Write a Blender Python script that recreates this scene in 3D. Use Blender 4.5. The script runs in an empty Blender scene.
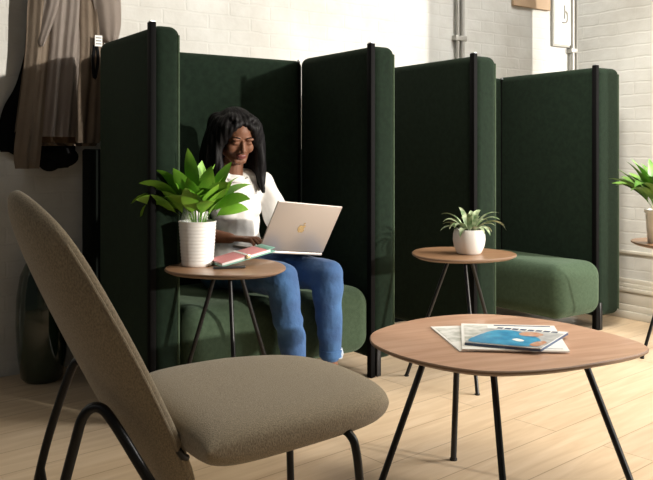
import bpy, bmesh, math, random
from mathutils import Vector, Matrix, noise
R = math.radians
scene = bpy.context.scene
COL = scene.collection
TH = R(35.1); CT, ST = math.cos(TH), math.sin(TH)
CAMX, CAMY, CAMZ = -2.317, -2.894, 1.05
def C(X, Z, z=0.0):
    """metres to the right of / ahead of the viewpoint -> room coordinates (x along the booth row, y into the wall)"""
    return Vector((CAMX + X*CT + Z*ST, CAMY - X*ST + Z*CT, z))

# ------------------------------------------------------------------ materials
def mat(name, base=(.5,.5,.5), rough=.5, metal=0.0, sheen=0.0, noise_scale=None, noise_amt=0.0, base2=None,
        bump=0.0, bump_scale=60.0, coat=0.0, stretch=None, spec=None, sss=0.0, trans=0.0, detail=6, sheen_tint=None):
    m = bpy.data.materials.new(name); m.use_nodes = True
    nt = m.node_tree; N = nt.nodes; L = nt.links
    b = N['Principled BSDF']
    b.inputs['Base Color'].default_value = (*base, 1); b.inputs['Roughness'].default_value = rough
    b.inputs['Metallic'].default_value = metal; b.inputs['Sheen Weight'].default_value = sheen
    b.inputs['Coat Weight'].default_value = coat
    if sheen_tint: b.inputs['Sheen Tint'].default_value = (*sheen_tint, 1)
    if spec is not None: b.inputs['Specular IOR Level'].default_value = spec
    if sss: b.inputs['Subsurface Weight'].default_value = sss; b.inputs['Subsurface Radius'].default_value = (.02,.008,.004)
    if trans: b.inputs['Transmission Weight'].default_value = trans
    tc = N.new('ShaderNodeTexCoord'); mp = N.new('ShaderNodeMapping'); L.new(tc.outputs['Object'], mp.inputs[0])
    if stretch: mp.inputs['Scale'].default_value = stretch
    if base2 is not None:
        n = N.new('ShaderNodeTexNoise'); n.inputs['Scale'].default_value = noise_scale or 8; n.inputs['Detail'].default_value = detail
        L.new(mp.outputs[0], n.inputs['Vector'])
        r = N.new('ShaderNodeValToRGB'); r.color_ramp.elements[0].position = .35; r.color_ramp.elements[1].position = .65
        r.color_ramp.elements[0].color = (*base, 1); r.color_ramp.elements[1].color = (*base2, 1)
        L.new(n.outputs['Fac'], r.inputs[0]); L.new(r.outputs[0], b.inputs['Base Color'])
    if bump:
        n2 = N.new('ShaderNodeTexNoise'); n2.inputs['Scale'].default_value = bump_scale; n2.inputs['Detail'].default_value = 5
        L.new(mp.outputs[0], n2.inputs['Vector'])
        bp = N.new('ShaderNodeBump'); bp.inputs['Strength'].default_value = bump; bp.inputs['Distance'].default_value = .01
        L.new(n2.outputs['Fac'], bp.inputs['Height']); L.new(bp.outputs[0], b.inputs['Normal'])
    return m

def wall_material():
    m = mat('painted_brick', rough=.75)
    nt = m.node_tree; N = nt.nodes; L = nt.links; b = N['Principled BSDF']
    tc = N.new('ShaderNodeTexCoord'); sep = N.new('ShaderNodeSeparateXYZ'); L.new(tc.outputs['Object'], sep.inputs[0])
    add = N.new('ShaderNodeMath'); L.new(sep.outputs['X'], add.inputs[0]); L.new(sep.outputs['Y'], add.inputs[1])
    cmb = N.new('ShaderNodeCombineXYZ'); L.new(add.outputs[0], cmb.inputs['X']); L.new(sep.outputs['Z'], cmb.inputs['Y'])
    wn = N.new('ShaderNodeTexNoise'); wn.inputs['Scale'].default_value = 9; L.new(tc.outputs['Object'], wn.inputs['Vector'])
    ws = N.new('ShaderNodeVectorMath'); ws.operation = 'SCALE'; ws.inputs['Scale'].default_value = .02
    L.new(wn.outputs['Color'], ws.inputs[0])
    av = N.new('ShaderNodeVectorMath'); L.new(cmb.outputs[0], av.inputs[0]); L.new(ws.outputs[0], av.inputs[1])
    br = N.new('ShaderNodeTexBrick'); L.new(av.outputs[0], br.inputs['Vector'])
    br.inputs['Scale'].default_value = 1; br.inputs['Brick Width'].default_value = .26; br.inputs['Row Height'].default_value = .078
    br.inputs['Mortar Size'].default_value = .007; br.inputs['Mortar Smooth'].default_value = .6
    n1 = N.new('ShaderNodeTexNoise'); n1.inputs['Scale'].default_value = 2.2; n1.inputs['Detail'].default_value = 8
    n1.inputs['Roughness'].default_value = .6
    L.new(tc.outputs['Object'], n1.inputs['Vector'])
    rp = N.new('ShaderNodeValToRGB'); e = rp.color_ramp.elements
    e[0].position = .33; e[0].color = (.53,.52,.485,1); e[1].position = .62; e[1].color = (.67,.675,.65,1)
    L.new(n1.outputs['Fac'], rp.inputs[0])
    mx = N.new('ShaderNodeMixRGB'); mx.inputs[2].default_value = (.60,.59,.56,1)
    mf = N.new('ShaderNodeMath'); mf.operation = 'MULTIPLY'; mf.inputs[1].default_value = .14
    L.new(br.outputs['Fac'], mf.inputs[0]); L.new(mf.outputs[0], mx.inputs[0]); L.new(rp.outputs[0], mx.inputs[1])
    L.new(mx.outputs[0], b.inputs['Base Color'])
    n2 = N.new('ShaderNodeTexNoise'); n2.inputs['Scale'].default_value = 14; n2.inputs['Detail'].default_value = 8
    L.new(tc.outputs['Object'], n2.inputs['Vector'])
    mm = N.new('ShaderNodeMath'); mm.operation = 'MULTIPLY_ADD'; mm.inputs[1].default_value = -.45
    L.new(br.outputs['Fac'], mm.inputs[0]); L.new(n2.outputs['Fac'], mm.inputs[2])
    bp = N.new('ShaderNodeBump'); bp.inputs['Strength'].default_value = .28; bp.inputs['Distance'].default_value = .012
    L.new(mm.outputs[0], bp.inputs['Height']); L.new(bp.outputs[0], b.inputs['Normal'])
    return m

def wood_material(name, c1, c2, c3, scale=(1,1,1), rough=.45, plank=None, rot=0, coat=.1):
    m = mat(name, rough=rough, coat=coat)
    nt = m.node_tree; N = nt.nodes; L = nt.links; b = N['Principled BSDF']
    tc = N.new('ShaderNodeTexCoord'); mp = N.new('ShaderNodeMapping'); mp.inputs['Rotation'].default_value = (0,0,rot)
    L.new(tc.outputs['Object'], mp.inputs[0])
    mp2 = N.new('ShaderNodeMapping'); mp2.inputs['Scale'].default_value = scale; L.new(mp.outputs[0], mp2.inputs[0])
    n = N.new('ShaderNodeTexNoise'); n.inputs['Scale'].default_value = 3; n.inputs['Detail'].default_value = 9; n.inputs['Distortion'].default_value = .6
    L.new(mp2.outputs[0], n.inputs['Vector'])
    rp = N.new('ShaderNodeValToRGB'); e = rp.color_ramp.elements
    e[0].position = .3; e[0].color = (*c1,1); e[1].position = .7; e[1].color = (*c3,1)
    k = e.new(.5); k.color = (*c2,1)
    L.new(n.outputs['Fac'], rp.inputs[0])
    if plank:
        br = N.new('ShaderNodeTexBrick'); L.new(mp.outputs[0], br.inputs['Vector'])
        br.inputs['Scale'].default_value = 1; br.inputs['Brick Width'].default_value = plank[0]; br.inputs['Row Height'].default_value = plank[1]
        br.inputs['Mortar Size'].default_value = .0022; br.offset = .37
        br.inputs['Color1'].default_value = (.92,.92,.92,1); br.inputs['Color2'].default_value = (1.0,.99,.97,1)
        br.inputs['Mortar'].default_value = (.62,.57,.52,1); br.inputs['Bias'].default_value = .1
        mu = N.new('ShaderNodeMixRGB'); mu.blend_type = 'MULTIPLY'; mu.inputs[0].default_value = 1
        L.new(rp.outputs[0], mu.inputs[1]); L.new(br.outputs['Color'], mu.inputs[2]); L.new(mu.outputs[0], b.inputs['Base Color'])
        bp = N.new('ShaderNodeBump'); bp.inputs['Strength'].default_value = .25; bp.inputs['Distance'].default_value = .004; bp.invert = True
        L.new(br.outputs['Fac'], bp.inputs['Height']); L.new(bp.outputs[0], b.inputs['Normal'])
    else:
        L.new(rp.outputs[0], b.inputs['Base Color'])
    return m

M = {}
M['wall'] = wall_material()
M['floor'] = wood_material('oak_floor', (.60,.45,.30), (.66,.51,.35), (.72,.57,.41), (1.0,9,1), .5, (1.9,.19), R(-6), coat=.05)
M['table'] = wood_material('table_veneer', (.46,.27,.18), (.54,.33,.225), (.60,.39,.28), (1.2,14,1), .38, None, R(12), coat=.25)
M['table_dark'] = wood_material('side_table_veneer', (.27,.145,.08), (.33,.185,.10), (.38,.22,.13), (1.2,14,1), .4, None, R(30), coat=.2)
M['edge'] = mat('plywood_edge', (.20,.125,.08), .55)
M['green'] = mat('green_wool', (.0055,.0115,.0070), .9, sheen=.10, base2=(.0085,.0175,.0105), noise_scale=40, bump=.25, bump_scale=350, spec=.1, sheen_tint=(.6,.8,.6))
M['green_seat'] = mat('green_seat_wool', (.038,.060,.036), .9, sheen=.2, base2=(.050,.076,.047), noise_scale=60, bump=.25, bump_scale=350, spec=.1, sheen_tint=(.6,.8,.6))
M['black'] = mat('black_metal', (.006,.006,.007), .35, metal=.2)
M['postedge'] = mat('black_post', (.0015,.0015,.0018), .7, spec=.1)
M['shell'] = mat('black_shell', (.005,.007,.006), .85, spec=.1)
M['cap'] = mat('metal_cap', (.45,.46,.48), .3, metal=.8)
M['tan'] = mat('tan_weave', (.22,.18,.122), .95, sheen=.25, base2=(.35,.29,.205), noise_scale=340, bump=.3, bump_scale=380, spec=.1, stretch=(1,1,.5))
M['white'] = mat('white_ceramic', (.80,.79,.77), .35, coat=.2)
M['soil'] = mat('soil', (.03,.02,.014), .95, base2=(.07,.045,.03), noise_scale=60, bump=.8)
M['glassvase'] = mat('dark_green_glass', (.008,.020,.012), .12, coat=.6, base2=(.014,.030,.016), noise_scale=3)
M['leaf'] = mat('leaf_green', (.10,.28,.02), .4, base2=(.24,.47,.05), noise_scale=9, spec=.4)
M['leafpale'] = mat('leaf_variegated', (.10,.19,.07), .5, base2=(.48,.55,.36), noise_scale=34, spec=.4)
M['leafdark'] = mat('leaf_mid_green', (.06,.17,.02), .4, base2=(.17,.33,.06), noise_scale=9, spec=.4)
M['stem'] = mat('stem_green', (.10,.22,.04), .5)
M['skin'] = mat('skin', (.18,.080,.046), .52, base2=(.20,.092,.056), noise_scale=12, sss=.06, spec=.3)
M['lips'] = mat('lips', (.17,.05,.045), .4)
M['hair'] = mat('hair', (.0022,.002,.0022), .58, base2=(.006,.005,.006), noise_scale=26, stretch=(3,3,.25), bump=.25, bump_scale=60, spec=.18)
M['shirt'] = mat('white_blouse', (.72,.70,.68), .85, base2=(.78,.77,.75), noise_scale=6, bump=.3, bump_scale=22)
M['denim'] = mat('blue_denim', (.020,.062,.17), .85, base2=(.042,.125,.29), noise_scale=7, bump=.5, bump_scale=30, sheen=.1)
M['cuff'] = mat('pale_denim_cuff', (.36,.42,.50), .85)
M['shoe'] = mat('black_shoe', (.01,.01,.012), .4)
M['sole'] = mat('sole', (.5,.48,.45), .6)
M['alu'] = mat('laptop_aluminium', (.46,.42,.40), .38, metal=.55)
M['gold'] = mat('emblem_gold', (.52,.42,.25), .25, metal=.8)
M['dark'] = mat('dark_keys', (.02,.02,.022), .4)
M['screen'] = mat('screen', (.25,.28,.33), .2)
M['trench'] = mat('trench_cotton', (.30,.235,.18), .9, base2=(.36,.29,.225), noise_scale=5, bump=.3, bump_scale=40, spec=.1)
M['trench_in'] = mat('trench_light', (.40,.34,.30), .9, base2=(.45,.39,.35), noise_scale=4, bump=.2, bump_scale=30, spec=.1)
M['lining'] = mat('trench_lining', (.19,.115,.06), .8)
M['blackcloth'] = mat('black_cloth', (.008,.008,.009), .95, bump=.4, bump_scale=25, spec=.1)
M['paper'] = mat('paper', (.78,.78,.76), .6)
M['print'] = mat('printed_grey', (.72,.72,.70), .6, base2=(.40,.42,.38), noise_scale=26, detail=3)
M['blue'] = mat('print_blue', (.03,.24,.48), .3, base2=(.08,.42,.68), noise_scale=22, coat=.3)
M['navy'] = mat('print_navy', (.04,.07,.14), .4)
M['orange'] = mat('print_orange', (.55,.23,.12), .4, base2=(.62,.45,.35), noise_scale=60, coat=.3)
M['greyprint'] = mat('print_pale_grey', (.42,.44,.46), .35, base2=(.62,.63,.63), noise_scale=30, coat=.3)
M['pink'] = mat('notebook_pink', (.62,.24,.25), .6)
M['mint'] = mat('notebook_mint', (.22,.46,.38), .6)
M['board'] = mat('brown_board', (.50,.36,.24), .7)
M['pipe'] = mat('grey_conduit', (.42,.41,.38), .4, metal=.3)
M['trimwhite'] = mat('painted_trim', (.60,.57,.50), .55, base2=(.66,.63,.56), noise_scale=4)

# ------------------------------------------------------------------ helpers
def mesh_obj(name, bm, m, parent=None, smooth=True, angle=40, mats=None):
    bmesh.ops.recalc_face_normals(bm, faces=bm.faces[:])
    me = bpy.data.meshes.new(name); bm.to_mesh(me); bm.free()
    if mats:
        for q in mats: me.materials.append(M[q])
    else: me.materials.append(M[m])
    if smooth:
        me.shade_smooth()
        try: me.set_sharp_from_angle(angle=R(angle))
        except Exception: pass
    o = bpy.data.objects.new(name, me); COL.objects.link(o)
    if parent:
        o.parent = parent
        o.matrix_parent_inverse = parent_world(parent).inverted()
    return o
def parent_world(p):
    mw = Matrix.Identity(4); chain = []
    while p: chain.append(p); p = p.parent
    for q in reversed(chain):
        mw = mw @ (q.matrix_parent_inverse if q.parent else Matrix.Identity(4)) @ q.matrix_basis
    return mw
def thing(name, label, cat, loc=(0,0,0), group=None):
    o = bpy.data.objects.new(name, None); COL.objects.link(o); o.location = loc; o.empty_display_size = .1
    o['label'] = label; o['category'] = cat
    if group: o['group'] = group
    return o
def tag(o, label, cat, group=None):
    o['label'] = label; o['category'] = cat
    if group: o['group'] = group
    return o
def struct(o): o['kind'] = 'structure'; return o
def box(bm, c, s, rot=None, bevel=0, seg=3):
    r = bmesh.ops.create_cube(bm, size=1); vs = r['verts']
    for v in vs: v.co = Vector((v.co.x*s[0], v.co.y*s[1], v.co.z*s[2]))
    if bevel:
        es = list({e for v in vs for e in v.link_edges})
        rr = bmesh.ops.bevel(bm, geom=es, offset=bevel, segments=seg, affect='EDGES', profile=.5)
        vs = list({v for f in rr['faces'] for v in f.verts} | {v for v in vs if v.is_valid})
    mt = Matrix.Translation(c) @ (rot.to_4x4() if rot else Matrix.Identity(4))
    for v in vs: v.co = mt @ v.co
    return vs
def bx(bm, x0, x1, y0, y1, z0, z1, bevel=0, seg=3):
    return box(bm, Vector(((x0+x1)/2,(y0+y1)/2,(z0+z1)/2)), (x1-x0,y1-y0,z1-z0), None, bevel, seg)
def tube(bm, pts, rad, seg=10, cap=True):
    pts = [Vector(p) for p in pts]; n = len(pts)
    rads = rad if isinstance(rad, (list, tuple)) else [rad]*n
    rings = []; up = None
    for i, p in enumerate(pts):
        t = (pts[min(i+1,n-1)] - pts[max(i-1,0)]).normalized()
        if up is None:
            up = Vector((0,0,1)) if abs(t.z) < .9 else Vector((1,0,0))
        a = t.cross(up).normalized(); b = a.cross(t).normalized(); up = b
        rings.append([bm.verts.new(p + (a*math.cos(2*math.pi*k/seg) + b*math.sin(2*math.pi*k/seg))*rads[i]) for k in range(seg)])
    for i in range(n-1):
        for k in range(seg):
            bm.faces.new((rings[i][k], rings[i][(k+1)%seg], rings[i+1][(k+1)%seg], rings[i+1][k]))
    if cap:
        bm.faces.new(rings[0][::-1]); bm.faces.new(rings[-1])
def bezier(pts, n=8):
    """Catmull-Rom through the points"""
    P = [Vector(p) for p in pts]; P = [P[0]*2-P[1]] + P + [P[-1]*2-P[-2]]; out = []
    for i in range(1, len(P)-2):
        for k in range(n):
            t = k/n; a,b,c,d = P[i-1],P[i],P[i+1],P[i+2]
            out.append(.5*((2*b)+(c-a)*t+(2*a-5*b+4*c-d)*t*t+(3*b-a-3*c+d)*t**3))
    out.append(P[-2].copy()); return out
def lathe(bm, prof, c=(0,0,0), seg=40, mi=0):
    c = Vector(c); rings = []
    for r, z in prof:
        if r < 1e-6: rings.append([bm.verts.new(c+Vector((0,0,z)))])
        else: rings.append([bm.verts.new(c+Vector((r*math.cos(2*math.pi*k/seg), r*math.sin(2*math.pi*k/seg), z))) for k in range(seg)])
    for a, b in zip(rings, rings[1:]):
        for k in range(seg):
            q = (k+1)%seg
            if len(a)==1 and len(b)==1: continue
            if len(a)==1: bm.faces.new((a[0], b[q], b[k]))
            elif len(b)==1: bm.faces.new((a[k], a[q], b[0]))
            else: bm.faces.new((a[k], a[q], b[q], b[k]))
def ell(bm, c, r, rot=None, sub=3):
    x = bmesh.ops.create_icosphere(bm, subdivisions=sub, radius=1)
    mt = Matrix.Translation(c) @ (rot.to_4x4() if rot else Matrix.Identity(4))
    for v in x['verts']: v.co = mt @ Vector((v.co.x*r[0], v.co.y*r[1], v.co.z*r[2]))
def cap(bm, a, b, ra, rb, seg=16):
    """tapered capsule"""
    a = Vector(a); b = Vector(b); d = (b-a); L = d.length; t = d.normalized()
    pts = []; rr = []
    for k in range(5):
        an = math.pi/2*(1-k/4); pts.append(a - t*ra*math.sin(an)*.999); rr.append(max(ra*math.cos(an), .0005))
    for k in range(5):
        an = math.pi/2*k/4; pts.append(b + t*rb*math.sin(an)*.999); rr.append(max(rb*math.cos(an), .0005))
    tube(bm, pts, rr, seg)
def chain(bm, pts, rads):
    for i in range(len(pts)-1): cap(bm, pts[i], pts[i+1], rads[i], rads[i+1])
def remesh_obj(name, bm, m, parent, voxel=.006, smooth=4, disp=None, mats=None, post=None):
    bmesh.ops.recalc_face_normals(bm, faces=bm.faces[:])
    me = bpy.data.meshes.new(name+'_src'); bm.to_mesh(me); bm.free()
    o = bpy.data.objects.new(name, me); COL.objects.link(o)
    r = o.modifiers.new('r', 'REMESH'); r.mode = 'VOXEL'; r.voxel_size = voxel; r.use_smooth_shade = True
    if smooth:
        s = o.modifiers.new('s', 'SMOOTH'); s.factor = .5; s.iterations = smooth
    dg = bpy.context.evaluated_depsgraph_get(); dg.update()
    new = bpy.data.meshes.new_from_object(o.evaluated_get(dg)); new.name = name
    o.modifiers.clear(); o.data = new; bpy.data.meshes.remove(me)
    new.materials.clear()
    for q in (mats or [m]): new.materials.append(M[q])
    if disp:
        for v, nn in zip(new.vertices, [v.normal.copy() for v in new.vertices]):
            v.co = v.co + nn*disp(v.co)
    if post:
        for p in new.polygons: p.material_index = post(p.center, p.normal)
    new.shade_smooth()
    if parent: o.parent = parent; o.matrix_parent_inverse = parent_world(parent).inverted()
    return o

# ------------------------------------------------------------------ room
WALLY = 1.0
bm = bmesh.new(); bx(bm, -5, 5, -6.5, 2.0, -.1, 0); struct(mesh_obj('floor', bm, 'floor', smooth=False))
bm = bmesh.new(); bx(bm, -5, 5, WALLY, WALLY+.15, 0, 3.2); struct(mesh_obj('wall_back', bm, 'wall', smooth=False))
bm = bmesh.new(); bx(bm, 2.12, 2.5, -.75, .505, 0, 2.75); struct(mesh_obj('wall_right', bm, 'wall', smooth=False))
# unseen blocker added behind the viewpoint to keep low sun off the left
bm = bmesh.new(); bx(bm, -5, 1.20, -4.7, -4.55, 0, 2.52); struct(mesh_obj('wall_sun_blocker', bm, 'wall', smooth=False))
# skirting with stacked mouldings on the right wall
bm = bmesh.new()
for z0, z1, d in ((0,.045,.045),(.045,.085,.032),(.085,.165,.024),(.165,.19,.034),(.19,.215,.02)):
    bx(bm, 2.12-d, 2.12, -.75, .505, z0, z1, .004, 2)
struct(mesh_obj('baseboard_right', bm, 'trimwhite'))
bm = bmesh.new()
for z0, z1, d in ((.215,.245,.012),(.40,.42,.014)):
    bx(bm, 2.12-d, 2.12, -.75, .50, z0, z1, .004, 2)
for k in range(2):
    y = .36 - k*.62; bx(bm, 2.106, 2.12, y-.045, y, .245, .40, .004, 2)
struct(mesh_obj('trim_1', bm, 'trimwhite'))

# conduits on the wall
def conduit(name, xs, y, z0, z1, rad, label, mat_='pipe'):
    t = thing(name, label, 'pipe', (xs[0], y, z0))
    for i, x in enumerate(xs):
        bm = bmesh.new(); tube(bm, [(x,y,z0),(x,y,z1)], rad[i], 12); mesh_obj('pipe', bm, mat_, t)
    for zz in (1.78, 2.6):
        bm = bmesh.new(); bx(bm, min(xs)-.03, max(xs)+.03, y-.018, WALLY+.002, zz, zz+.035, .004, 2)
        mesh_obj('clamp', bm, mat_, t)
    return t
conduit('wall_conduit', (1.475,1.520), .978, .3, 3.2, (.013,.017), 'slim pair of grey conduits on the wall above the middle booth panel')
conduit('wall_conduit', (2.665,2.715,2.752), .972, .3, 3.2, (.016,.020,.014), 'thicker vertical pipes beside the white poster at the wall corner', 'pipe')
bm = bmesh.new(); tube(bm, [(2.10,.26,.25),(2.10,.26,.83)], .009, 10); bx(bm, 2.09,2.122,.245,.275,.5,.52)
tag(mesh_obj('wall_pipe', bm, 'trimwhite'), 'thin white pipe running down the right wall behind the far plant', 'pipe')
# poster and board on the back wall
t = thing('poster', 'white poster with a dark numeral in a thin grey frame, high on the wall', 'poster', (2.56,.985,1.83))
bm = bmesh.new(); bx(bm, 2.45,2.675,.980,.997,1.82,2.45,.002,1); mesh_obj('frame', bm, 'pipe', t)
bm = bmesh.new(); bx(bm, 2.462,2.663,.975,.982,1.835,2.44); mesh_obj('print', bm, 'paper', t)
bm = bmesh.new()
tube(bm, bezier([(2.55,.971,2.00),(2.60,.971,2.01),(2.605,.971,2.07),(2.575,.971,2.09)],5), .006, 6)
tube(bm, [(2.575,.971,2.03),(2.575,.971,2.13)], .005, 6)
mesh_obj('numeral', bm, 'pipe', t)
bm = bmesh.new(); bx(bm, 2.02,2.42,.975,.997,2.075,2.7,.003,1)
tag(mesh_obj('notice_board', bm, 'board'), 'pale brown board on the wall, left of the white poster', 'board')

# ------------------------------------------------------------------ booths
H = 1.535
def side_panel(t, x0, x1, zb=.075, depth=.63):
    bm = bmesh.new()
    bx(bm, x0, x1, 0, depth, zb, H, .042, 6)
    for v in bm.verts:                       # slightly swollen upholstery
        f = (v.co.z-zb)/(H-zb); v.co.z += -.012*max(0,(v.co.y-.3)) if f > .8 else 0
    p = mesh_obj('side_panel', bm, 'green', t)
    bm = bmesh.new(); zz = []
    path = [(x1-.010, -.002+.004, zb+.05), (x1-.010, -.0015, H-.06)]
    tube(bm, [(x1-.013,.010,zb+.03),(x1-.013,.010,H-.035)], .006, 8)
    mesh_obj('lit_edge_piping', bm, 'green_seat', p)  # paler green strip: the panel's lit front edge put into colour
    return p
def post(t, x, y=.012):
    bm = bmesh.new(); bx(bm, x-.016, x+.010, y-.016, y+.016, 0, H+.008, .004, 2)
    p = mesh_obj('post', bm, 'postedge', t)
    bm = bmesh.new(); bx(bm, x+.022, x+.048, y-.012, y+.018, 0, .16, .003, 2)
    mesh_obj('leg', bm, 'black', t)
    bm = bmesh.new(); bx(bm, x-.012, x+.006, y-.012, y+.012, H+.008, H+.012, .001, 1); mesh_obj('post_cap', bm, 'cap', p)
def back_panel(t, x0, x1, yb=.62):
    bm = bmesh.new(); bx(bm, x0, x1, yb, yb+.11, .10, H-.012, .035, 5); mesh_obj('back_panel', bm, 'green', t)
    bm = bmesh.new(); tube(bm, [(x1-.036,yb-.006,.3),(x1-.036,yb-.006,H-.02)], .006, 8); mesh_obj('corner_strip', bm, 'postedge', t)
    bm = bmesh.new(); lathe(bm, [(0,.012),(.007,.011),(.008,0),(0,0)], (x1-.036,yb-.006,H-.022), 12); mesh_obj('corner_cap', bm, 'cap', t)
def seat(t, x0, x1, y0, y1, z0=.115, z1=.42):
    bm = bmesh.new(); bx(bm, x0, x1, y0, y1, z0, z1, .085, 8)
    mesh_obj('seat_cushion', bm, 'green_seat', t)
def shell(t, x0, x1, y0, z1=1.055):
    bm = bmesh.new(); bx(bm, x0, x1, y0, .865, .0, z1, .012, 3); mesh_obj('rear_storage_shell', bm, 'shell', t)

A = thing('booth_sofa', 'dark green high-sided booth sofa with the seated woman inside it', 'booth', (-.5,.3,0))
side_panel(A, -1.094, -.974, .02); side_panel(A, -.02, .122); post(A, -1.094); post(A, -.02)
back_panel(A, -1.0, .02, .64); seat(A, -.970, -.020, -.005, .62)
shell(A, -1.09, .10, .76)
B = thing('booth_sofa', 'dark green high-sided booth sofa, empty, nearest the right-hand wall', 'booth', (1.2,.3,0))
side_panel(B, .645, .808, .075, .80); side_panel(B, 1.64, 1.862, .075, .80); post(B, .645); post(B, 1.64)
back_panel(B, .74, 1.68, .745); seat(B, 1.225, 1.639, -.05, .74, .105, .412)
shell(B, .82, 1.63, .858)

# ------------------------------------------------------------------ tables
def top_mesh(outline, z, th, under=.012):
    """outline: list of (x,y); slab with bevelled underside"""
    bm = bmesh.new(); n = len(outline)
    cx = sum(p[0] for p in outline)/n; cy = sum(p[1] for p in outline)/n
    def ring(s, zz): return [bm.verts.new((cx+(p[0]-cx)*(1-s/math.hypot(p[0]-cx,p[1]-cy)), cy+(p[1]-cy)*(1-s/math.hypot(p[0]-cx,p[1]-cy)), zz)) for p in outline]
    rs = [ring(.003,z), ring(0,z-.003), ring(.001,z-th*.45), ring(under,z-th)]
    ft = bm.faces.new(rs[0]); ft.material_index = 0
    for a, b in zip(rs, rs[1:]):
        for k in range(n):
            f = bm.faces.new((a[k], a[(k+1)%n], b[(k+1)%n], b[k])); f.material_index = 1
    f = bm.faces.new(rs[-1][::-1]); f.material_index = 1
    return bm
def closed_spline(pts, n=10):
    P = [Vector((p[0],p[1],0)) for p in pts]; m = len(P); out = []
    for i in range(m):
        a,b,c,d = P[i-1],P[i],P[(i+1)%m],P[(i+2)%m]
        for k in range(n):
            t = k/n; q = .5*((2*b)+(c-a)*t+(2*a-5*b+4*c-d)*t*t+(3*b-a-3*c+d)*t**3); out.append((q.x,q.y))
    return out
# coffee table
ctc = C(.55,2.50)
t = thing('coffee_table', 'large low rounded-triangle coffee table with magazines on top', 'table', (ctc.x,ctc.y,0))
out = [(.138,2.55),(.175,2.68),(.32,2.84),(.50,2.925),(.66,2.905),(.82,2.79),(.94,2.60),(.982,2.46),(.93,2.36),(.72,2.235),(.55,2.175),(.40,2.18),(.26,2.28),(.165,2.42)]
out = [tuple(C(a,b).xy) for a,b in out]
mesh_obj('tabletop', top_mesh(closed_spline(out,8), .45, .020, .022), None, t, mats=['table','edge'], angle=30)
for (tx,tz,fx,fz) in ((.325,2.53,.147,2.40),(.44,2.68,.43,2.71),(.508,2.46,.504,2.24),(.80,2.54,.925,2.366)):
    bm = bmesh.new(); tube(bm, [C(tx,tz,.43), C(fx,fz,.004)], [.0105,.0105], 12)
    q = C(fx,fz); lathe(bm, [(0,.0),(.013,0),(.013,.006),(0,.006)], (q.x,q.y,0), 12)
    mesh_obj('leg', bm, 'black', t)
bm = bmesh.new()
for a,b in (((.325,2.53),(.508,2.46)),((.508,2.46),(.80,2.54)),((.80,2.54),(.44,2.68)),((.44,2.68),(.325,2.53))):
    tube(bm, [C(*a,.424),C(*b,.424)], .008, 8)
mesh_obj('under_frame', bm, 'black', t)

def side_table(X, Z, h, r, feet, label, rot=0, m='table_dark'):
    c = C(X,Z)
    t = thing('side_table', label, 'table', (c.x,c.y,0), )
    o = []
    for k in range(72):
        a = 2*math.pi*k/72; rr = r*(1+.045*math.cos(3*(a-rot))); o.append((c.x+rr*math.cos(a), c.y+rr*math.sin(a)))
    mesh_obj('tabletop', top_mesh(o, h, .018, .02), None, t, mats=[m,'edge'], angle=30)
    bm = bmesh.new(); lathe(bm, [(0,h-.018),(.075,h-.018),(.075,h-.026),(0,h-.026)], (c.x,c.y,0), 28); mesh_obj('mounting_plate', bm, 'black', t)
    for dx, dz in feet:
        bm = bmesh.new(); tp = C(X+dx*.22, Z+dz*.22, h-.024); bt = C(X+dx, Z+dz, .004)
        tube(bm, [tp, bt], .0085, 10); lathe(bm, [(0,0),(.011,0),(.011,.006),(0,.006)], (bt.x,bt.y,0), 12)
        mesh_obj('leg', bm, 'black', t)
    return t
T1H, T2H = .603, .58
side_table(-.378, 3.07, T1H, .229, ((-.225,.09),(.06,-.22),(.19,.16)), 'small round wooden side table beside the seated woman, with tripod legs', R(40))
side_table(.616, 3.65, T2H, .236, ((-.244,.067),(.031,-.22),(.213,.153)), 'small wooden side table between the two booths, holding a round potted plant', R(200))
side_table(1.81, 4.06, T2H, .25, ((-.22,-.03),(.05,-.22),(.17,.17)), 'small wooden side table cut off by the right edge, near the baseboard', R(90))

# ------------------------------------------------------------------ plants
def leaf(bm, base, az, length, width, rise, droop, seg=10, fold=.25, mi=0, twist=0, stemf=.0):
    """arching lance-shaped leaf: az heading, rise = start pitch, droop = how much pitch falls along the leaf"""
    p = Vector(base); pitch = rise; st = length/seg; rows = []
    for i in range(seg+1):
        s = i/seg
        if s < stemf: w = .0016
        else:
            q = (s-stemf)/(1-stemf); w = width*max(.02, (math.sin(math.pi*min(1,q**.75)))**.85)*.5 + .0006
        d = Vector((math.cos(az)*math.cos(pitch), math.sin(az)*math.cos(pitch), math.sin(pitch)))
        side = Vector((-math.sin(az), math.cos(az), 0)); nrm = side.cross(d)*-1
        side = (side*math.cos(twist*s)+nrm*math.sin(twist*s)); nrm2 = d.cross(side)
        rows.append((bm.verts.new(p+side*w+nrm2*w*fold), bm.verts.new(p), bm.verts.new(p-side*w+nrm2*w*fold)))
        p = p + d*st; pitch -= droop/seg*(.4+1.2*s)
    for a, b in zip(rows, rows[1:]):
        bm.faces.new((a[0],a[1],b[1],b[0])); bm.faces.new((a[1],a[2],b[2],b[1]))
def potted(name, label, base, prof, soil_r, soil_z, leaves, leafmat, pot_mat='white', ribs=False):
    t = thing(name, label, 'plant', base)
    bm = bmesh.new(); lathe(bm, prof, base, 48); mesh_obj('pot', bm, pot_mat, t, angle=50)
    bm = bmesh.new(); lathe(bm, [(0,soil_z+.004),(soil_r*.6,soil_z+.005),(soil_r,soil_z),(soil_r,soil_z-.01),(0,soil_z-.01)], base, 28); mesh_obj('soil', bm, 'soil', t)
    bm = bmesh.new()
    for L in leaves: leaf(bm, *L)
    mesh_obj('foliage', bm, leafmat, t, angle=80)
    return t
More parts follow.
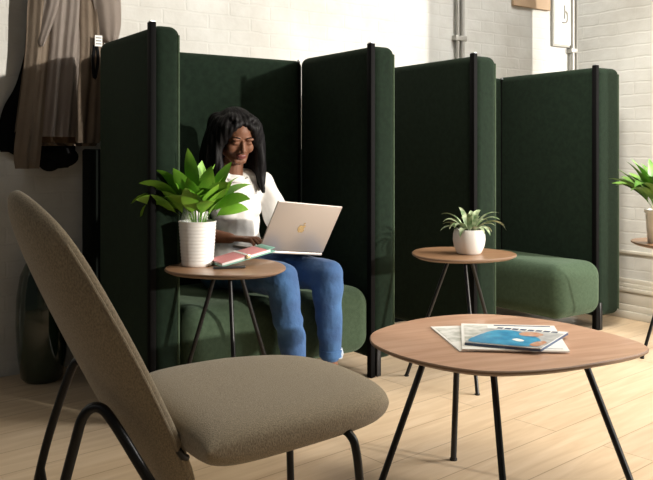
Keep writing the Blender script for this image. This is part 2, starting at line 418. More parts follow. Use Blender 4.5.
# headings are measured in the room; HR = toward the right of the view, HN = toward the viewer
HR = -TH; HN = -TH - math.pi/2
rnd = random.Random(5)
pb = C(-.500, 3.10, T1H)
prof = [(0,0),(.056,0),(.060,.004)]
for k in range(12):
    z = .010+.013*k; r0 = .0605+.0115*(z/.17); prof += [(r0,z),(r0+.0016,z+.004),(r0,z+.009)]
prof += [(.0735,.168),(.0745,.172),(.070,.173),(.066,.168),(.063,.14),(0,.14)]
lv = []
top = pb + Vector((0,0,.145))
def add(az, L, w, rise, droop, off=.02, tw=0, sf=.38): lv.append((top+Vector((math.cos(az)*off,math.sin(az)*off,0)), az, L, w*1.5, rise, droop, 14, .15, 0, tw if tw else rnd.uniform(-1.3,1.3), sf))
W = HR + math.pi
add(W,.30,.046,R(62),R(120)); add(W-.25,.27,.042,R(52),R(125)); add(W+.3,.29,.045,R(70),R(85)); add(W+.15,.25,.045,R(48),R(60)); add(W-.5,.26,.046,R(68),R(95))
add(W+.1,.27,.048,R(76),R(50)); add(W-.1,.215,.046,R(66),R(80))
add(W+.2,.31,.050,R(88),R(8),.012,1.2,.35); add(HR+1.5,.27,.05,R(84),R(25),.01,.9); add(W+.6,.25,.048,R(80),R(30),.015,1.0); add(HR-.9,.26,.046,R(80),R(30),.02,-1.0); add(HR+.1,.28,.044,R(74),R(22),.02,1.1); add(W-.2,.25,.044,R(76),R(28),.02,-1.1); add(HR+.3,.255,.050,R(84),R(20),.012,-.4,.3)
add(HR,.25,.046,R(70),R(45)); add(HR-.2,.24,.044,R(58),R(80)); add(HR+.4,.27,.046,R(64),R(70)); add(HR+.15,.20,.044,R(45),R(70)); add(HR-.4,.23,.048,R(74),R(60)); add(HR+.1,.23,.050,R(78),R(35))
add(HN,.22,.046,R(78),R(90)); add(HN+.5,.21,.048,R(66),R(90)); add(HN-.6,.22,.046,R(72),R(95)); add(HN+1.0,.23,.048,R(74),R(60)); add(HN-.2,.19,.050,R(85),R(60))
for k in range(26):
    add(rnd.uniform(0,6.28), rnd.uniform(.16,.24), rnd.uniform(.038,.05), R(rnd.uniform(66,88)), R(rnd.uniform(20,85)), rnd.uniform(.01,.035), rnd.uniform(-.6,.6))
potted('potted_plant', 'tall leafy peace-lily type plant in a ribbed white pot, beside the seated woman', pb, prof, .062, .150, lv, 'leaf')
# variegated plant
pb = C(.645, 3.62, T2H)
prof = [(0,0),(.045,0),(.055,.006),(.068,.035),(.073,.065),(.071,.092),(.066,.110),(.063,.112),(.061,.109),(.062,.085),(0,.085)]
lv = []; top = pb+Vector((0,0,.092))
for k in range(24):
    az = k*2.4+.3; lv.append((top+Vector((math.cos(az)*.02,math.sin(az)*.02,0)), az, rnd.uniform(.11,.19), rnd.uniform(.022,.030), R(rnd.uniform(35,80)), R(rnd.uniform(80,150)), 10, .35, 0, rnd.uniform(-.4,.4), .1))
potted('potted_plant', 'short variegated spider-like plant in a rounded smooth white pot', pb, prof, .060, .094, lv, 'leafpale')
# right-edge plant
pb = C(1.675, 4.03, T2H)
prof = [(0,0),(.050,0),(.054,.004),(.064,.15),(.070,.156),(.070,.170),(.065,.170),(.060,.14),(0,.14)]
lv = []; top = pb+Vector((0,0,.145))
for k in range(46):
    az = k*2.4; lv.append((top+Vector((math.cos(az)*.02,math.sin(az)*.02,rnd.uniform(0,.03))), az, rnd.uniform(.22,.32), rnd.uniform(.050,.070), R(rnd.uniform(55,88)), R(rnd.uniform(30,110)), 12, .3, 0, rnd.uniform(-.5,.5), .3))
potted('potted_plant', 'bushy green plant in a tapered pot at the right edge of the photo', pb, prof, .058, .150, lv, 'leafdark')

# big glass vase
c = C(-1.30,3.655)
prof = [(0,.0),(.085,0),(.105,.02),(.122,.12),(.130,.26),(.126,.38),(.108,.48),(.080,.535),(.066,.555),(.070,.565),(.062,.565),(.060,.55),(.10,.47),(.118,.36),(.12,.25),(.11,.1),(.09,.03),(0,.03)]
bm = bmesh.new(); lathe(bm, [(r*.88,z) for r,z in prof], (c.x,c.y,0), 56)
tag(mesh_obj('floor_vase', bm, 'glassvase'), 'large dark green glossy glass vase standing on the floor by the wall', 'vase')

# ------------------------------------------------------------------ magazines
def slab(bm, quad, z0, z1, tilt=0):
    lo = [bm.verts.new(C(a,b,z0)) for a,b in quad]; hi = [bm.verts.new(C(a,b,z1)) for a,b in quad]
    bm.faces.new(lo[::-1]); bm.faces.new(hi)
    for k in range(4): bm.faces.new((lo[k],lo[(k+1)%4],hi[(k+1)%4],hi[k]))
def sub(quad, u0, u1, v0, v1):
    P = [Vector((a,b)) for a,b in quad]
    f = lambda u,v: tuple((P[0]*(1-u)+P[1]*u)*(1-v)+(P[3]*(1-u)+P[2]*u)*v)
    return [f(u0,v0),f(u1,v0),f(u1,v1),f(u0,v1)]
def magazine(quad, z0, th, label, prints, edge='paper', base='paper'):
    c = C(sum(q[0] for q in quad)/4, sum(q[1] for q in quad)/4, z0)
    t = thing('magazine', label, 'magazine', c)
    bm = bmesh.new(); slab(bm, quad, z0, z0+th*.85); mesh_obj('pages', bm, edge, t, smooth=False)
    bm = bmesh.new(); slab(bm, quad, z0+th*.85, z0+th); mesh_obj('cover', bm, base, t, smooth=False)
    for nm, (u0,u1,v0,v1), m in prints:
        bm = bmesh.new(); slab(bm, sub(quad,u0,u1,v0,v1), z0+th, z0+th+.0006); mesh_obj(nm, bm, m, t, smooth=False)
    return t
qa = [(.395,2.375),(.60,2.40),(.56,2.73),(.351,2.70)]
magazine(qa, .4502, .004, 'open white printed pages at the bottom left of the magazine pile', [('printed_picture',(.04,.55,.35,.9),'print')])
qb = [(.4016,2.375),(.715,2.352),(.765,2.69),(.459,2.725)]
magazine(qb, .4545, .005, 'large white newspaper-like magazine in the middle of the pile', [('printed_picture',(.03,.28,.3,.92),'print'),('headline',(.35,.95,.93,.96),'navy'),('caption',(.78,.95,.05,.08),'greyprint')])
qc = [(.418,2.420),(.626,2.338),(.772,2.555),(.540,2.64)]
mg = magazine(qc, .4602, .009, 'magazine with a bright blue cover picture, topmost of the pile',
  [('cover_picture',(.0,1,.0,.86),'greyprint')], edge='navy')
def blob(pts, z, nm, m):
    bm = bmesh.new(); P = closed_spline([C(*sub(qc,u,u,v,v)[0]).xy for u,v in pts], 6)
    bm.faces.new([bm.verts.new((a,b,z)) for a,b in P]); mesh_obj(nm, bm, m, mg, smooth=False)
blob([(.03,.06),(.4,.02),(.80,.03),(.93,.14),(.84,.42),(.66,.62),(.40,.80),(.16,.76),(.05,.45)], .4708, 'blue_figure', 'blue')
blob([(.50,.62),(.60,.55),(.76,.58),(.78,.72),(.62,.80),(.50,.74)], .4712, 'orange_figure', 'orange')
blob([(.82,.10),(.93,.08),(.97,.28),(.90,.36),(.82,.26)], .4712, 'orange_figure', 'orange')
blob([(.52,.30),(.64,.24),(.68,.30),(.56,.38)], .4712, 'white_highlight', 'paper')
bm = bmesh.new()
for k in range(8): slab(bm, sub(qc,.12+.1*k,.12+.1*k+.075,.885,.955), .4692, .4699)
mesh_obj('title_lettering', bm, 'navy', mg, smooth=False)

# ------------------------------------------------------------------ foreground chair
F = Vector((.86,.51)); S = Vector((-.51,.86))        # forward / far side, in view metres (X, Z)
SC = Vector((-.165,2.065))
def K(a, b, z): q = SC + F*a + S*b; return C(q.x, q.y, z)      # chair-local -> room
c0 = K(0,0,0)
ch = thing('lounge_chair', 'tan woven upholstered chair with thin black tube legs in the left foreground', 'chair', c0)
def pad(fn, nu=28, nv=28):
    """closed cushion from fn(u,v,side)"""
    bm = bmesh.new(); g = {}
    for s in (0,1):
        for i in range(nu+1):
            for j in range(nv+1):
                edge = i in (0,nu) or j in (0,nv)
                if s == 1 and edge: g[s,i,j] = g[0,i,j]
                else: g[s,i,j] = bm.verts.new(fn(i/nu*2-1, j/nv*2-1, s))
    for s in (0,1):
        for i in range(nu):
            for j in range(nv):
                q = [g[s,i,j],g[s,i+1,j],g[s,i+1,j+1],g[s,i,j+1]]
                bm.faces.new(q if s==0 else q[::-1])
    return bm
def disc(u, v, e=.5):
    """square -> rounded-square mapping"""
    x = u*math.sqrt(1-e*v*v/2*1.0); y = v*math.sqrt(1-e*u*u/2); return x, y
def seat_fn(u, v, s):
    u2 = math.sin(u*math.pi/2); v2 = math.sin(v*math.pi/2)
    x, y = disc(u2, v2, .46 + .22*(u2>0)*u2 + .22*max(0,u2)*max(0,v2) - .38*(1-u2)/2*(1-v2)/2)
    a = x*.288 + .002; b = y*(.290 - .02*x - .065*max(0,x)*(y>0)) - .008
    th = (1-abs(u2)**5)*(1-abs(v2)**5); th = max(th,0)**.38
    zc = .428 + .006*x - .012*max(0,x)**3*1.5
    z = zc + (.036*th + .004*(u2*u2+v2*v2)*th if s==0 else -(.072-.012*x)*th)
    return K(a, b, z)
mesh_obj('seat', pad(seat_fn), 'tan', ch, angle=180)
def back_fn(u, v, s):
    u2 = math.sin(u*math.pi/2); v2 = math.sin(v*math.pi/2)   # u across, v up
    x, y = disc(u2, v2, .78)
    h = (y+1)/2
    wdt = .125 + .070*math.sin(math.pi*min(1,h*.62+.12))
    b = x*wdt
    z = .19 + .77*h
    a = -.222 - .455*h + .07*h*h
    a += .050*(x*x)                              # wraps forward at the sides
    th = (max(0,1-abs(u2)**6)*max(0,1-abs(v2)**6))**.42
    off = (.036 if s==0 else -.036)*th
    return K(a+off*.9, b, z+off*.45)
mesh_obj('backrest', pad(back_fn, 26, 40), 'tan', ch, angle=180)
bm = bmesh.new()
pts = [back_fn(-1+ (0), v, 0) for v in [(-.85+1.6*k/20) for k in range(21)]]
tube(bm, pts, .0045, 8); mesh_obj('seam_piping', bm, 'tan', ch)
def tubepart(name, pts, r=.0115, n=6): bm = bmesh.new(); tube(bm, bezier(pts,n), r, 12); mesh_obj(name, bm, 'black', ch)
def V(X,Z,z): return C(X,Z,z)
# near and far rear legs: tube climbs behind the backrest, bends over and drops to the floor
tubepart('rear_leg', [V(-.30,1.70,.25),V(-.365,1.70,.33),V(-.455,1.72,.46),V(-.492,1.73,.493),V(-.525,1.73,.475),V(-.548,1.73,.40),V(-.60,1.73,.20),V(-.655,1.73,.006)])
tubepart('rear_leg', [V(-.50,2.12,.34),V(-.58,2.12,.42),V(-.625,2.12,.478),V(-.655,2.12,.49),V(-.680,2.12,.46),V(-.745,2.12,.26),V(-.80,2.12,.006)])
tubepart('front_leg', [V(.03,1.90,.392),V(.055,1.87,.384),V(.070,1.86,.345),V(.085,1.86,.2),V(.105,1.86,.006)], .0105)
tubepart('front_leg', [V(-.16,2.26,.385),V(-.12,2.28,.375),V(-.108,2.29,.34),V(-.105,2.29,.2),V(-.10,2.29,.006)], .0105)
tubepart('seat_rail', [V(.03,1.90,.392),V(-.13,1.84,.395),V(-.24,1.80,.395)], .010)
tubepart('seat_rail', [V(-.16,2.26,.385),V(-.32,2.17,.385),V(-.46,2.12,.375),V(-.58,2.12,.38)], .010)
tubepart('leg_brace', [V(-.757,2.12,.215),V(-.735,2.11,.11),V(-.72,2.10,.006)], .009)
bm = bmesh.new()
for v in (-.56,):
    p = back_fn(-.93, v, 0); q = back_fn(-.98, v+.22, 1)
    tube(bm, [p+Vector((0,0,.012)), p*.75+q*.25+Vector((.0,-.004,.0)), (p+q)/2], .008, 10)
mesh_obj('hinge_bracket', bm, 'black', ch)

# ------------------------------------------------------------------ coats on the wall
def cu(x): return -1.178+.0047*(x-60)          # along the wall
def cz(y): return 1.05+.00472*(150-y)
def cloth(name, m, parent, rows, y0, folds=3, amp=.02, th=.006, phase=0, nx=30):
    """rows: list of (image-like height, left, right) from top to bottom"""
    bm = bmesh.new(); rr = []
    L = bezier([(r[1],r[0],0) for r in rows],6); Rr = bezier([(r[2],r[0],0) for r in rows],6)
    for a, b in zip(L, Rr):
        row = []
        for k in range(nx+1):
            s = k/nx; x = a.x*(1-s)+b.x*s; y = a.y*(1-s)+b.y*s
            d = amp*math.sin(s*folds*2*math.pi+phase+.004*y) + .5*amp*math.sin(s*folds*4.3*math.pi+1.3*phase+.012*y)
            hang = .5+.5*min(1,max(0,(y+90)/200))
            row.append(bm.verts.new((cu(x), y0+d*hang-.02*math.sin(math.pi*s), cz(y))))
        rr.append(row)
    for a, b in zip(rr, rr[1:]):
        for k in range(nx): bm.faces.new((a[k],a[k+1],b[k+1],b[k]))
    bmesh.ops.solidify(bm, geom=bm.faces[:], thickness=th)
    return mesh_obj(name, bm, m, parent, angle=80)
bc = thing('black_coat', 'black coat hanging behind the beige trench coat', 'coat', (cu(45),.99,1.9))
cloth('coat_body', 'blackcloth', bc, [(-95,48,70),(-40,44,84),(40,40,90),(100,26,84),(140,6,80),(158,24,78),(168,46,72)], .965, 3, .008)
cloth('sleeve', 'blackcloth', bc, [(-60,40,50),(20,34,50),(80,22,42),(110,8,38),(140,2,30),(152,6,22)], .950, 1, .010)
bm = bmesh.new(); ell(bm, Vector((cu(61),.945,cz(157))), (.095,.03,.055)); ell(bm, Vector((cu(52),.945,cz(163))), (.05,.03,.04)); mesh_obj('bundled_hem', bm, 'blackcloth', bc)
tc = thing('trench_coat', 'beige trench coat hanging on the white wall left of the booths', 'coat', (cu(60),.97,2.0))
cloth('coat_body', 'trench', tc, [(-95,44,78),(-50,38,92),(0,30,96),(60,26,100),(110,20,100),(140,18,99),(146,30,97)], .915, 4, .014)
cloth('left_front', 'trench', tc, [(-90,46,60),(-40,34,56),(0,28,52),(50,26,47),(100,21,43),(150,15,39),(168,16,37)], .880, 1.5, .012, phase=.6)
cloth('open_front', 'trench_in', tc, [(-90,54,72),(-40,52,80),(0,50,84),(50,47,80),(100,43,78),(132,40,76),(137,40,75)], .868, 2.2, .014, phase=2)
cloth('lining', 'lining', tc, [(120,40,88),(136,39,88),(143,40,88)], .888, 3, .010, phase=1)
cloth('right_front', 'trench', tc, [(-90,64,80),(-40,74,96),(0,76,100),(50,77,102),(100,74,100),(135,72,99),(143,73,97)], .872, 1.4, .013, phase=3)
cloth('sleeve', 'trench_in', tc, [(-70,74,100),(-30,82,116),(0,90,119),(22,94,119),(36,97,116),(42,103,110)], .845, 1, .012, phase=1.1)
cloth('lapel', 'trench_in', tc, [(-80,44,58),(-30,42,60),(0,42,57),(20,39,52),(42,34,44),(50,35,40)], .850, 1, .010, phase=.4)
bm = bmesh.new(); tube(bm, bezier([(cu(91),.838,cz(38)),(cu(93),.83,cz(58)),(cu(90),.836,cz(78)),(cu(88.5),.84,cz(60)),(cu(90),.84,cz(45))],6), .008, 8); mesh_obj('belt_loop', bm, 'blackcloth', tc)
bm = bmesh.new(); bx(bm, cu(89.5), cu(97), .825, .829, cz(46), cz(35)); lb = mesh_obj('care_label', bm, 'paper', tc, smooth=False)
bm = bmesh.new()
for k in range(3): bx(bm, cu(90.5), cu(96), .8235, .8252, cz(44-3*k), cz(43-3*k))
mesh_obj('label_print', bm, 'dark', lb, smooth=False)
bm = bmesh.new(); bx(bm, cu(52), cu(66), .96, 1.0, cz(-100), cz(-88), .006, 2); tube(bm, [(cu(59),.97,cz(-94)),(cu(59),.86,cz(-94)),(cu(59),.84,cz(-102))], .01, 8)
tag(mesh_obj('coat_hook', bm, 'black'), 'black wall hook carrying the coats', 'hook')

# ------------------------------------------------------------------ laptop
lp_c = Vector((-.482,-.02,.606))
roll = R(6.5)
lap = thing('laptop', 'open silver laptop resting on the seated woman\'s lap', 'laptop', lp_c)
lap.rotation_euler = (0, roll, 0)
def lap_obj(name, bm, m, parent=lap, smooth=True):
    # built in laptop coordinates: x along the hinge, y toward the user, z up
    o = mesh_obj(name, bm, m, None, smooth); o.parent = parent; return o
bm = bmesh.new(); bx(bm, -.162,.162,0,.225,0,.013,.004,3); base_o = lap_obj('base', bm, 'alu')
bm = bmesh.new()
for r_ in range(5):
    for k in range(13): bx(bm, -.14+.0217*k, -.14+.0217*k+.018, .03+.019*r_, .03+.019*r_+.016, .013, .0145, .0008, 1)
lap_obj('keyboard', bm, 'dark', base_o)
bm = bmesh.new(); bx(bm, -.05,.05,.14,.205,.0131,.0138); lap_obj('trackpad', bm, 'pipe', base_o)
lid_rot = Matrix.Rotation(R(29), 3, 'X')   # leans away from the user
bm = bmesh.new(); box(bm, Vector((0,0,.122)), (.324,.007,.236), None, .003, 3)
for v in bm.verts: v.co = lid_rot @ v.co + Vector((0,0,.012))
lid = lap_obj('lid', bm, 'alu')
bm = bmesh.new(); box(bm, Vector((0,.0042,.124)), (.300,.001,.205))
for v in bm.verts: v.co = lid_rot @ v.co + Vector((0,0,.012))
lap_obj('screen', bm, 'screen', lid, False)
# fruit-shaped emblem on the lid
bm = bmesh.new()
ap = [(0,.016),(.008,.019),(.016,.016),(.0165,.012),(.0125,.006),(.0125,-.001),(.017,-.006),(.012,-.016),(.006,-.019),(0,-.017),(-.006,-.019),(-.013,-.014),(-.018,-.002),(-.017,.010),(-.010,.018)]
P = closed_spline(ap, 4)
bm.faces.new([bm.verts.new((a,-.0045,.118+b)) for a,b in P])
lf = closed_spline([(.001,.021),(.003,.028),(.010,.031),(.009,.025)],4)
bm.faces.new([bm.verts.new((a,-.0045,.118+b)) for a,b in lf])
for v in bm.verts: v.co = lid_rot @ v.co + Vector((0,0,.012))
lap_obj('emblem', bm, 'gold', lid, False)

# ------------------------------------------------------------------ notebook on the side table
a = C(-.402,3.03,T1H+.004); b = C(-.205,3.14,T1H+.050)
d = (b-a); L = d.length; xax = d.normalized(); yax = Vector((0,0,1)).cross(xax).normalized(); zax = xax.cross(yax)
nbm = Matrix((xax,yax,zax)).transposed()
nb = thing('notebook', 'pink and mint notebook leaning from the side table toward the laptop', 'notebook', a)
def nbx(name, m, x0,x1,y0,y1,z0,z1,bev=.002, parent=nb):
    bm = bmesh.new(); bx(bm,x0,x1,y0,y1,z0,z1,bev,2)
    for v in bm.verts: v.co = a + nbm @ v.co
    return mesh_obj(name, bm, m, parent)
nbx('back_cover','mint',0,L,-.015,.115,0,.004)
nbx('pages','paper',.004,L-.02,-.012,.112,.0045,.014)
nbx('front_cover','pink',0,L-.035,-.015,.115,.0145,.018)
nbx('cover_tab','mint',L-.034,L,-.015,.115,.0145,.018)
nbx('strap','paper',.105,.117,-.0165,.117,.0181,.0196)
nbx('buckle','gold',.102,.120,-.019,-.0165,.004,.020,.001)
bm = bmesh.new(); cap(bm, C(-.42,2.99,T1H+.006), C(-.31,3.02,T1H+.006), .005,.005); pen = mesh_obj('pen', bm, 'dark'); tag(pen, 'slim dark pen lying in front of the notebook', 'pen')

# ------------------------------------------------------------------ the woman
wm = thing('person', 'woman with long black hair, white blouse and blue jeans sitting with laptop', 'person', (-.5,.3,0))
PX = -.505
HC = Vector((-.576,.285,1.106))
HRt = (Matrix.Rotation(R(-8),3,'Z') @ Matrix.Rotation(R(19),3,'X'))   # facing -y, chin lowered
HS = 1.04
def hp(x,y,z): return HC + HRt @ Vector((x,y,z))*HS
hipL, hipR = Vector((PX+.085,.40,.50)), Vector((PX-.085,.40,.50))
kneeL, kneeR = Vector((-.335,-.085,.515)), Vector((-.565,-.085,.515))
ankL, ankR = Vector((-.316,-.078,.126)), Vector((-.50,-.10,.10))
shL, shR = Vector((-.415,.33,.895)), Vector((-.735,.34,.895))
elL, elR = Vector((-.335,.30,.69)), Vector((-.80,.27,.69))
wrL, wrR = Vector((-.40,.15,.665)), Vector((-.685,.145,.672))
bm = bmesh.new()
# head: skull, jaw, cheeks, brow, nose, lips, ears
ell(bm, hp(0,.012,.025), (.073,.090,.088), HRt)
ell(bm, hp(0,-.022,-.030), (.056,.060,.078), HRt)
ell(bm, hp(0,-.055,-.088), (.024,.022,.018), HRt)
for s in (-1,1):
    ell(bm, hp(s*.036,-.052,-.028), (.025,.022,.026), HRt)
    ell(bm, hp(s*.030,-.073,.016), (.021,.011,.008), HRt)
    ell(bm, hp(s*.030,-.066,-.002), (.016,.013,.010), HRt)
    ell(bm, hp(s*.074,.010,-.005), (.009,.018,.030), HRt)
    ell(bm, hp(s*.012,-.087,-.036), (.009,.010,.007), HRt, 2)
    cap(bm, hp(s*.046,.0,-.060), hp(s*.016,-.060,-.085), .020,.016)
cap(bm, hp(0,-.079,.004), hp(0,-.096,-.031), .007,.0105)
ell(bm, hp(0,-.080,-.054), (.024,.012,.007), HRt); ell(bm, hp(0,-.078,-.064), (.020,.012,.008), HRt)
# neck and trunk
chain(bm, [hp(0,.03,-.05), Vector((-.570,.335,.955)), Vector((-.565,.35,.90))], [.050,.047,.058])
chain(bm, [Vector((-.565,.355,.86)), Vector((-.545,.375,.74)), Vector((PX-.01,.40,.60)), Vector((PX,.41,.53))], [.085,.090,.085,.10])
cap(bm, shL, shR, .045,.045)
cap(bm, hipL, hipR, .085,.085)
def arm(sh, el, wr):
    chain(bm, [sh, (sh+el)/2, el, (el*.6+wr*.4), wr], [.046,.040,.034,.034,.023])
arm(shL, elL, wrL); arm(shR, elR, wrR)
def hand(wr, fwd, side, up):
    """fwd along the knuckles, side toward the thumb, up = back of hand"""
    fwd = Vector(fwd).normalized(); up = (Vector(up) - fwd*Vector(up).dot(fwd)).normalized(); side = Vector(side); side = (side - fwd*side.dot(fwd)-up*side.dot(up)).normalized()
    P = lambda f,s,u: wr + fwd*f + side*s + up*u
    for s in (-.024,-.008,.008,.022): cap(bm, P(.0,s*.55,0), P(.078,s,.004), .013,.0105)
    for s, l, sp in ((-.030,.052,-.008),(-.011,.066,-.002),(.009,.072,.003),(.027,.064,.009)):
        b0 = P(.080,s,.004); b1 = P(.080+l*.48,s+sp*.6,.006); b2 = P(.080+l*.78,s+sp,-.008); b3 = P(.080+l*.92,s+sp*1.1,-.024)
        chain(bm, [b0,b1,b2,b3], [.0095,.0085,.0078,.0068])
    chain(bm, [P(.018,.022,-.004), P(.045,.045,-.008), P(.072,.054,-.012), P(.094,.052,-.018)], [.0125,.0105,.0092,.0078])
hand(wrR, (.62,-.75,-.05), (.8,.6,0), (0,0,1))
hand(wrL, (-.35,-.92,-.08), (-.9,.35,0), (0,0,1))
def leg(h, k, an, toe):
    chain(bm, [h, (h+k)/2, k, (k*.7+an*.3), an], [.078,.066,.048,.046,.030])
    heel = an + Vector((0,.030,-.060)); chain(bm, [an, an+Vector((0,-.01,-.035)), (an+toe)/2+Vector((0,0,-.028)), toe], [.031,.032,.030,.022]); cap(bm, an+Vector((0,.0,-.02)), heel, .028,.026)
toeL, toeR = Vector((-.225,-.205,.046)), Vector((-.47,-.26,.032))
leg(hipL,kneeL,ankL,toeL); leg(hipR,kneeR,ankR,toeR)
def lipsel(c, n):
    q = HRt.inverted() @ (c-HC) / HS
    if abs(q.x) < .024-.0*abs(q.z) and -.071 < q.z < -.049 and q.y < -.080 + abs(q.x)*.4: return 1
    return 0
body = remesh_obj('body', bm, None, wm, .0036, 5, mats=['skin','lips'], post=lipsel)
# brows, closed lids
for s in (-1,1):
    bm = bmesh.new(); chain(bm, [hp(s*.014,-.0795,.020), hp(s*.030,-.0805,.026), hp(s*.047,-.071,.020)], [.0022,.0026,.0014]); mesh_obj('eyebrow', bm, 'hair', body)
    bm = bmesh.new(); chain(bm, [hp(s*.019,-.068,-.008), hp(s*.030,-.0705,-.010), hp(s*.042,-.066,-.008)], [.0012,.0022,.0014]); mesh_obj('eyelashes', bm, 'hair', body)
    bm = bmesh.new(); ell(bm, hp(s*.030,-.059,-.003), (.0125,.0125,.0105), HRt); mesh_obj('eyelid', bm, 'skin', body)
# blouse
bm = bmesh.new()
chain(bm, [Vector((-.567,.350,.880)), Vector((-.562,.345,.83)), Vector((-.545,.36,.74)), Vector((PX-.01,.39,.62)), Vector((PX,.40,.545))], [.082,.108,.108,.108,.118])
for s, q in ((1,shL),(-1,shR)):
    chain(bm, [Vector((-.567+s*.055,.340,.915)), q+Vector((-s*.01,0,.004))], [.048,.056])
    ell(bm, Vector((-.562+s*.055,.292,.785)), (.054,.045,.060))
cap(bm, Vector((-.65,.345,.86)), Vector((-.48,.34,.86)), .075,.075)
chain(bm, [shL, (shL*.5+elL*.5), (shL*.08+elL*.92)], [.058,.058,.056]); chain(bm, [shR, (shR*.5+elR*.5), (shR*.08+elR*.92)], [.058,.058,.056])
cap(bm, Vector((PX-.06,.39,.53)), Vector((PX+.06,.39,.53)), .115,.115)
wr = lambda p: .006*noise.noise(Vector((p.x*9,p.y*9,p.z*5))) + .004*math.sin(p.z*46+p.x*34+noise.noise(p*6)*4)
remesh_obj('blouse', bm, 'shirt', wm, .007, 3, disp=wr)
bm = bmesh.new()   # folded neckline
tube(bm, [Vector((-.567+.060*math.cos(k/24*2*math.pi), .325+.058*math.sin(k/24*2*math.pi), .930+.022*math.sin(k/24*2*math.pi))) for k in range(25)], .008, 8)
mesh_obj('neckline', bm, 'shirt', wm)
# jeans
bm = bmesh.new()
cap(bm, hipL+Vector((0,0,.0)), hipR, .110,.110); cap(bm, Vector((PX-.05,.41,.545)), Vector((PX+.05,.41,.545)), .105,.105)
for h,k,an in ((hipL,kneeL,ankL),(hipR,kneeR,ankR)):
    chain(bm, [h, h*.5+k*.5, k*.93+h*.07, k*.99+an*.01+Vector((0,.0,.004)), k*.72+an*.28+Vector((0,.008,0)), k*.35+an*.65, an+Vector((0,0,.045))], [.092,.082,.072,.067,.064,.056,.046])
wj = lambda p: .003*math.sin(p.z*60+noise.noise(p*7)*5)*(.6+.4*math.sin(p.x*50)) + .005*noise.noise(p*13)
jeans = remesh_obj('jeans', bm, 'denim', wm, .007, 3, disp=wj)
for an in (ankL, ankR):
    bm = bmesh.new(); n=24
    tube(bm, [an+Vector((0,0,.032)), an+Vector((0,0,.034)), an+Vector((0,0,.062)), an+Vector((0,0,.066))], [.040,.0495,.0505,.044], 28)
    mesh_obj('trouser_cuff', bm, 'denim', jeans)
bm = bmesh.new(); tube(bm, [ankL+Vector((.022,-.014,.026)), ankL+Vector((.024,-.014,.045)), ankL+Vector((.022,-.012,.066))], [.024,.029,.026], 16); mesh_obj('turned_hem', bm, 'cuff', jeans)
# shoes
for an, toe in ((ankL,toeL),(ankR,toeR)):
    bm = bmesh.new()
    chain(bm, [an+Vector((0,.032,-.072)), (an+toe)/2+Vector((0,.0,-.030)), toe+Vector((0,0,.0))], [.036,.038,.030])
    chain(bm, [an+Vector((0,.02,-.045)), an+Vector((0,-.04,-.050))], [.034,.036])
    for v in bm.verts: v.co.z = max(v.co.z, .006)
    sh = remesh_obj('shoe', bm, 'shoe', wm, .006, 2)
    bm = bmesh.new(); dd = (toe-an); 
    for k in range(3):
        p = an*(.62-.16*k)+toe*(.38+.16*k)+Vector((0,0,.012-.004*k)); tube(bm, bezier([p+Vector((-.024,0,-.012)), p+Vector((0,0,.004)), p+Vector((.024,0,-.012))],4), .0032, 6)
    mesh_obj('laces', bm, 'cuff', sh)
# hair
bm = bmesh.new()
ell(bm, hp(0,.036,.042), (.092,.097,.086), HRt)
ell(bm, hp(0,.050,-.02), (.096,.080,.12), HRt)
for s in (-1,1):
    ell(bm, hp(s*.062,-.004,.060), (.032,.044,.040), HRt)
    ell(bm, hp(s*.030,-.008,.096), (.036,.045,.018), HRt)
    chain(bm, bezier([hp(0,-.045,.082), hp(s*.034,-.058,.068), hp(s*.058,-.052,.036), hp(s*.070,-.036,-.01)],5), [.016]*16)
    for k, (ox, oy, r0) in enumerate(((.080,-.030,.024),(.092,.000,.032),(.092,.035,.036),(.078,.065,.038))):
        p0 = hp(s*ox*.80, oy-.01, .055); p1 = hp(s*(ox+.010), oy, -.02)
        e = .16 if s > 0 else .13
        p2 = Vector((HC.x+s*(ox+.022), p1.y+(.01 if k else .0), 1.01)); p3 = Vector((HC.x+s*(ox+.018)+(.012 if s>0 else 0), .255+.03*k, .93)); p4 = Vector((HC.x+s*(ox+.002)+(.020 if s>0 else 0), .225+.035*k, .862+.012*k))
        pts = bezier([p0,p1,p2,p3,p4],4); n = len(pts)
        chain(bm, pts, [r0*(1.0 if i < n*.6 else 1-.75*(i/n-.6)/.4) for i in range(n)])
for k in range(5):
    x = -.06+.03*k; chain(bm, [hp(x,.085,.04), Vector((HC.x+x*1.1,.40,1.0)), Vector((HC.x+x*1.2,.435,.88))], [.05,.045,.030])
cols = lambda p: .002*math.sin(math.atan2(p.y-HC.y-.03, p.x-HC.x)*34 + 2*noise.noise(p*8))
remesh_obj('hair', bm, 'hair', wm, .006, 3, disp=cols)

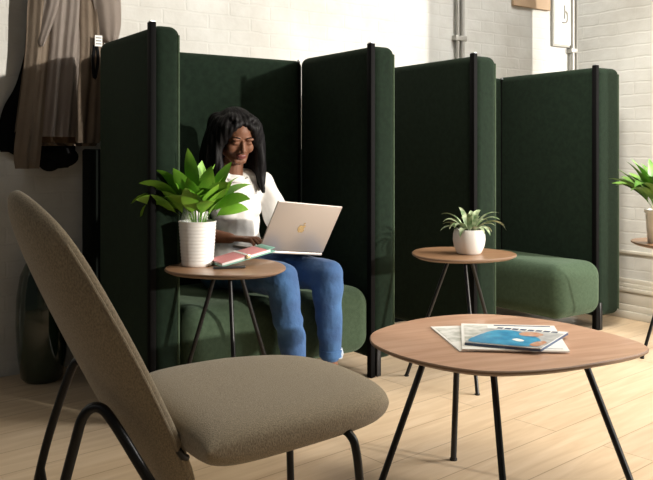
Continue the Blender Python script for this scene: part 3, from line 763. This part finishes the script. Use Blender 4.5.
# ------------------------------------------------------------------ light
S_AZ, S_EL = R(27), R(10)
dirv = Vector((math.sin(S_AZ)*math.cos(S_EL), -math.cos(S_AZ)*math.cos(S_EL), math.sin(S_EL)))
sun = bpy.data.lights.new('sun', 'SUN'); sun.energy = 3.9; sun.angle = R(1.4); sun.color = (1,.93,.82)
so = bpy.data.objects.new('sun', sun); so.rotation_euler = dirv.to_track_quat('Z','Y').to_euler(); COL.objects.link(so)
def area(name, loc, target, size, energy, color=(1,1,1), spread=180):
    l = bpy.data.lights.new(name,'AREA'); l.shape='RECTANGLE'; l.size=size[0]; l.size_y=size[1]; l.energy=energy; l.color=color; l.spread=R(spread)
    o = bpy.data.objects.new(name,l); o.location=loc; o.rotation_euler=(Vector(loc)-Vector(target)).to_track_quat('Z','Y').to_euler(); COL.objects.link(o)
area('window_light', (3.3,-2.9,2.5), (1.5,-.5,.3), (1.6,1.8), 100, (1,.97,.92), 95)
area('left_fill', (-3.8,-1.6,2.7), (1.5,-.5,.6), (1.6,1.2), 5, (1,.97,.92))  # added fill from the left, not an actual window
area('overhead_fill', (.75,-1.5,3.1), (.75,-1.3,0), (2.4,1.8), 46, (1,.89,.72), 120)  # added overhead fill that brightens floor, tabletops and seats
area('wall_fill', (1.85,-.1,3.1), (1.95,1.0,1.75), (1.5,.3), 13, (1,.96,.90), 110)  # added fill that lifts the shadowed right part of the back wall
area('corner_fill', (.3,-1.0,3.1), (2.12,.1,.8), (.6,.6), 13, (1,.93,.82), 60)  # added fill aimed at the right wall, which the sun misses
w = bpy.data.worlds.new('world'); scene.world = w; w.use_nodes = True
w.node_tree.nodes['Background'].inputs[0].default_value = (.95,.92,.88,1); w.node_tree.nodes['Background'].inputs[1].default_value = .05

cam = bpy.data.cameras.new('camera'); cam.sensor_width = 36; cam.lens = 800/653*36; cam.shift_y = -90/653; cam.clip_start = .05
co = bpy.data.objects.new('camera', cam); co.location = (CAMX,CAMY,CAMZ); co.rotation_euler = (R(90),0,-TH); COL.objects.link(co)
scene.camera = co
scene.view_settings.view_transform = 'Standard'; scene.view_settings.look = 'None'
scene.view_settings.exposure = -.13; scene.view_settings.gamma = 1
